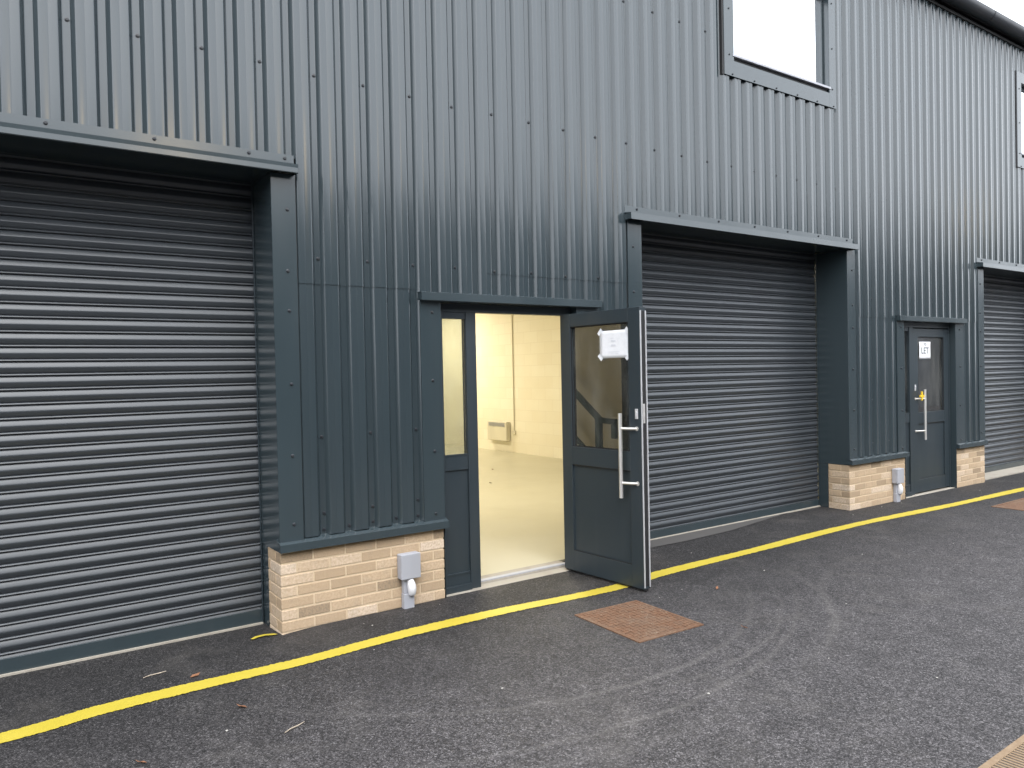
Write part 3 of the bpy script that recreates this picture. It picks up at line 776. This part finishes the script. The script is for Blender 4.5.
# ceiling lamps (lit) --------------------------------------------------------
for i, (x, y, pos_) in enumerate(((5.4, 3.2, 'near the shutter'), (5.4, 7.6, 'deep in the unit'), (7.6, 10.2, 'at the rear wall'))):
    t = empty('ceiling_light', (x, y, IZ)); tag(t, 'lit warm strip light on the ceiling of the open unit, ' + pos_, 'light')
    mb = MB(); mb.box(-.09, .09, -.75, .75, -.05, -.002); mb.build('housing', M['whitepvc'], t, bevel=.004)
    mb = MB(); mb.box(-.07, .07, -.72, .72, -.075, -.051); mb.build('diffuser', M['tube'], t, bevel=.01)
    ld = bpy.data.lights.new('lamp', 'AREA'); ld.shape = 'RECTANGLE'; ld.size = .3; ld.size_y = 1.5; ld.energy = 44; ld.color = (1, .915, .72)
    lo = bpy.data.objects.new('lamp', ld); COL.objects.link(lo); lo.parent = t; lo.location = (0, 0, -.085)

# ------------------------------------------------------------------ socket boxes on the plinths
def ebox(x, z1, label, gx=0):
    t = empty('electrical_box', (x, 0, 0)); tag(t, label, 'electrical box')
    w = .076; z0 = z1-.178
    mb = MB(); mb.box(-w, w, -.062, -.001, z0, z1); mb.build('enclosure', M['greypvc'], t, bevel=.008)
    mb = MB(); mb.box(-w-.001, w+.001, -.075, -.0625, z0-.001, z1+.001); mb.build('lid', M['greypvc'], t, bevel=.006)
    mb = MB(); zt = z0-.001; zb = .06
    mb.box(-.045, .030, -.040, -.0015, zb+.045, zt); mb.box(-.048, .034, -.048, -.001, -.03, zb+.045); mb.build('trunking', M['greypvc'], t, bevel=.005)
    mb = MB(); pts = []; rad = []
    n = 12
    for i in range(n+1):
        u = i/n; z = zt-.002-(zt-zb-.03)*u; pts.append((.000+.016*u, -.046-.014*math.sin(PI*u), z)); rad.append(.021+.010*math.sin(PI*min(1, u*.95)) if 0 < i < n else .012)
    mb.tube(pts, rad, 14); mb.build('conduit_cover', M['whitepvc'], t, smooth=60)
    return t
ebox(2.462, .392, 'grey electrical box on the brick plinth left of the open door')
ebox(9.085, .405, 'grey electrical box on the brick plinth left of the closed door')

# ------------------------------------------------------------------ covers in the asphalt
t = empty('manhole_cover', (3.53, -1.245, 0)); tag(t, 'rusty square manhole cover in the asphalt in front of the open door', 'manhole cover')
t.rotation_euler.z = -.04
mb = MB(); w, dp = .28, .325
for a in ((-w, w, -dp, -dp+.022), (-w, w, dp-.022, dp), (-w, -w+.022, -dp+.022, dp-.022), (w-.022, w, -dp+.022, dp-.022)): mb.box(*a, -.03, .008)
mb.build('frame', M['rust'], t, bevel=.002)
mb = MB(); mb.box(-w+.025, w-.025, -dp+.025, dp-.025, -.03, .006)
for i in range(13):
    for j in range(15):
        x = -w+.05+i*(2*w-.1)/12; y = -dp+.05+j*(2*dp-.1)/14
        if (i+j) % 2: mb.box(x-.016, x+.016, y-.005, y+.005, .006, .0095)
        else: mb.box(x-.005, x+.005, y-.016, y+.016, .006, .0095)
mb.build('lid', M['rust'], t, bevel=0)
t = empty('manhole_cover', (9.95, -1.08, 0)); tag(t, 'flat rusty cover in the asphalt in front of the third shutter, nearest the right edge', 'manhole cover')
mb = MB(); mb.box(-.40, .42, -.155, .155, -.03, .006); 
mb.build('lid', M['rust'], t, bevel=.002)
mb = MB()
for a in ((-.44, .46, -.19, -.16), (-.44, .46, .16, .19), (-.44, -.405, -.16, .16), (.425, .46, -.16, .16)): mb.box(*a, -.03, .008)
mb.build('frame', M['rust'], t, bevel=.002)
t = empty('drain_grate', (3.71, -3.70, 0)); tag(t, 'pale rusty slotted drain grate at the bottom right corner of the asphalt', 'drain grate')
t.rotation_euler.z = .02
mb = MB(); w, dp = .46, .26
for a in ((-w, w, -dp, -dp+.03), (-w, w, dp-.03, dp), (-w, -w+.03, -dp+.03, dp-.03), (w-.03, w, -dp+.03, dp-.03), (-.02, .02, -dp+.03, dp-.03)): mb.box(*a, -.05, .009)
mb.build('frame', M['grate'], t, bevel=.002)
mb = MB(); x = -w+.045
while x < w-.04:
    if abs(x) > .03: mb.box(x-.006, x+.006, -dp+.0305, dp-.0305, -.04, .008)
    x += .0235
mb.build('bars', M['grate'], t, bevel=.001)
mb = MB(); mb.box(-w+.031, w-.031, -dp+.031, dp-.031, -.045, .0045); mb.build('silt', M['concrete'], t)

# ------------------------------------------------------------------ litter
leafdesc = [(1.03, -.98, 'small reddish leaf on the asphalt below the yellow line, left side'), (.52, -1.28, 'curled brown leaf near the bottom left edge of the asphalt'),
            (.93, -.41, 'thin dry leaf lying just above the yellow line at the left'), (3.95, -1.78, 'dark little leaf right of the rusty manhole cover'),
            (4.5, -1.1, 'dry leaf on the asphalt beyond the manhole cover, near the yellow line')]
for x, y, lb in leafdesc:
    mb = MB(); a = random.uniform(0, PI); l_ = random.uniform(.022, .034); w = l_*.35
    pts = [(-l_, 0, .004), (-l_*.3, w, .012), (l_*.5, w*.8, .010), (l_, 0, .014), (l_*.5, -w*.8, .004), (-l_*.3, -w, .006)]
    for i in range(6):
        p, q = pts[i], pts[(i+1) % 6]; mb.poly([(0, 0, .003), p, q])
    o = mb.build('fallen_leaf', M['leaf']); o.location = (x, y, .003); o.rotation_euler.z = a; tag(o, lb, 'leaf', 'fallen leaves on the asphalt')
    o.modifiers.new('s', 'SOLIDIFY').thickness = .001
for x, y, a, lb in ((1.17, -1.37, .35, 'pale twig on the asphalt left of centre near the bottom of the photo'), (.75, -.50+.25, .1, 'thin pale twig between the left shutter and the yellow line')):
    mb = MB(); mb.tube([(-.06, 0, .004), (-.02, .006, .006), (.02, .004, .005), (.065, .012, .004)], [.002, .003, .0032, .0015], 6)
    o = mb.build('twig', M['twig'], smooth=60); o.location = (x, y, gz(x, y)+.002); o.rotation_euler.z = a; tag(o, lb, 'twig')
peb = [(2.05, -.17), (2.08, -.24), (2.48, -.06), (2.66, -.12), (1.9, -.66), (2.75, -.6), (5.2, -.42+.2), (4.28, -.95), (5.2, -1.0), (3.9, -2.4), (4.9, -1.9), (4.1, -2.9), (2.2, -1.6), (3.0, -2.3), (6.3, -1.2), (7.9, -.16), (7.3, -1.5), (5.8, -1.7), (8.6, -.1), (9.0, -.12), (10.6, -.3), (1.0, -1.9), (.9, -1.2), (4.0, -.99)]
for x, y in peb:
    bm = bmesh.new(); bmesh.ops.create_icosphere(bm, subdivisions=1, radius=random.uniform(.0035, .0085))
    for v in bm.verts: v.co *= random.uniform(.7, 1.2); v.co.z *= .6
    me = bpy.data.meshes.new('pebble'); bm.to_mesh(me); bm.free(); me.materials.append(M['stone'])
    o = bpy.data.objects.new('pebble', me); COL.objects.link(o); o.location = (x, y, .005); tag(o, 'tiny pale stone chip loose on the dark asphalt', 'stone', 'stone chips scattered on the asphalt')
mb = MB()
for p in ((6.5, 5.6), (7.1, 5.9), (6.9, 6.9), (6.2, 4.6), (5.8, 5.0)):
    x, y = p; mb = MB(); l_ = random.uniform(.03, .05)
    mb.poly([(-l_, 0, .002), (0, -l_*.5, .004), (l_, 0, .002), (0, l_*.5, .012)])
    o = mb.build('fallen_leaf', M['leaf']); o.location = (x, y, .018); o.rotation_euler.z = random.uniform(0, 3); tag(o, 'small dark leaf blown onto the cream floor inside the unit', 'leaf', 'leaves on the floor inside the unit')

# ------------------------------------------------------------------ building across the yard (only seen in reflections)
D = empty('facing_building', (0, -10, 0)); tag(D, 'low grey rendered building across the yard, mirrored in the steel cladding', 'building')
mb = MB(); mb.box(-25, 45, -8, 0, 0, 5.55); mb.build('wall', M['oppwall'], D)
mb = MB(); mb.poly([(-25.3, .3, 5.5), (45.3, .3, 5.5), (45.3, -4, 6.6), (-25.3, -4, 6.6)]); mb.poly([(-25.3, -8.3, 5.5), (45.3, -8.3, 5.5), (45.3, -4, 6.6), (-25.3, -4, 6.6)])
o = mb.build('roof', M['opproof'], D); o.modifiers.new('s', 'SOLIDIFY').thickness = .12
for x in range(-20, 44, 6):
    mb = MB(); mb.box(x, x+2.6, .001, .04, 0, 2.8); mb.build('loading_door', M['shutter'], D)
    mb = MB(); mb.box(x+3.6, x+5, .001, .03, 3.4, 4.5); mb.build('window', M['black'], D)
wl = empty('floodlight', (2.85, -9.45, 5.74)); tag(wl, 'lit warm floodlight on a short post above the eaves of the building across the yard', 'lamp')
mb = MB(); mb.box(-.16, .16, -.28, -.05, -.10, .12); mb.build('lamp_body', M['black'], wl, bevel=.01)
mb = MB(); mb.box(-.11, .11, -.049, -.04, -.05, .07); mb.build('lamp_lens', M['lampglow'], wl)
mb = MB(); mb.tube([(0, -.17, -.9), (0, -.17, -.1)], .03, 10); mb.tube([(0, -.56, -.85), (0, -.17, -.85)], .025, 10); mb.build('mast', M['black'], wl, smooth=50)

# ------------------------------------------------------------------ sky, sun
w = bpy.data.worlds.new('World'); S.world = w; w.use_nodes = True; nt = w.node_tree
bg = nt.nodes['Background']; sk = nt.nodes.new('ShaderNodeTexSky'); sk.sky_type = 'NISHITA'; sk.sun_disc = False
SE, SR = math.radians(52), math.radians(200)
sk.sun_elevation = SE; sk.sun_rotation = SR; sk.air_density = 1.0; sk.dust_density = 3.0; sk.ozone_density = 1
hs = nt.nodes.new('ShaderNodeHueSaturation'); hs.inputs['Saturation'].default_value = .22; L(nt, sk.outputs[0], hs.inputs['Color'])
cl = nt.nodes.new('ShaderNodeMix'); cl.data_type = 'RGBA'; cl.inputs[0].default_value = .55; cl.inputs[7].default_value = (9.3, 9.75, 10.45, 1)
L(nt, hs.outputs[0], cl.inputs[6]); L(nt, cl.outputs[2], bg.inputs[0]); bg.inputs[1].default_value = .14
sd = bpy.data.lights.new('sun', 'SUN'); sd.energy = .6; sd.angle = math.radians(40); sd.color = (1, .97, .93)
so = bpy.data.objects.new('sun', sd); COL.objects.link(so)
dirv = Vector((math.sin(SR)*math.cos(SE), math.cos(SR)*math.cos(SE), math.sin(SE)))
so.rotation_euler = dirv.to_track_quat('Z', 'Y').to_euler()

# ------------------------------------------------------------------ camera
yaw, pitch, roll, f, hh, dd = 6.09297740e-01, -1.50651643e-02, -2.06726286e-02, 757.400277, 1.66617591, 4.9
F = Vector((math.sin(yaw)*math.cos(pitch), math.cos(yaw)*math.cos(pitch), math.sin(pitch)))
r0 = Vector((math.cos(yaw), -math.sin(yaw), 0)); u0 = r0.cross(F)
r2 = r0*math.cos(roll)+u0*math.sin(roll); u2 = -r0*math.sin(roll)+u0*math.cos(roll)
cd = bpy.data.cameras.new('Camera'); cd.sensor_width = 36; cd.lens = f/1024*36; cd.clip_start = .05; cd.clip_end = 2000
co = bpy.data.objects.new('Camera', cd); COL.objects.link(co)
mw = Matrix((( r2.x, u2.x, -F.x, 0), (r2.y, u2.y, -F.y, -dd), (r2.z, u2.z, -F.z, hh), (0, 0, 0, 1)))
co.matrix_world = mw; S.camera = co

S.render.engine = 'CYCLES'; S.render.resolution_x = 1024; S.render.resolution_y = 768
S.cycles.use_denoising = True
S.view_settings.view_transform = 'Standard'; S.view_settings.look = 'None'; S.view_settings.gamma = 1; S.view_settings.exposure = 1.5
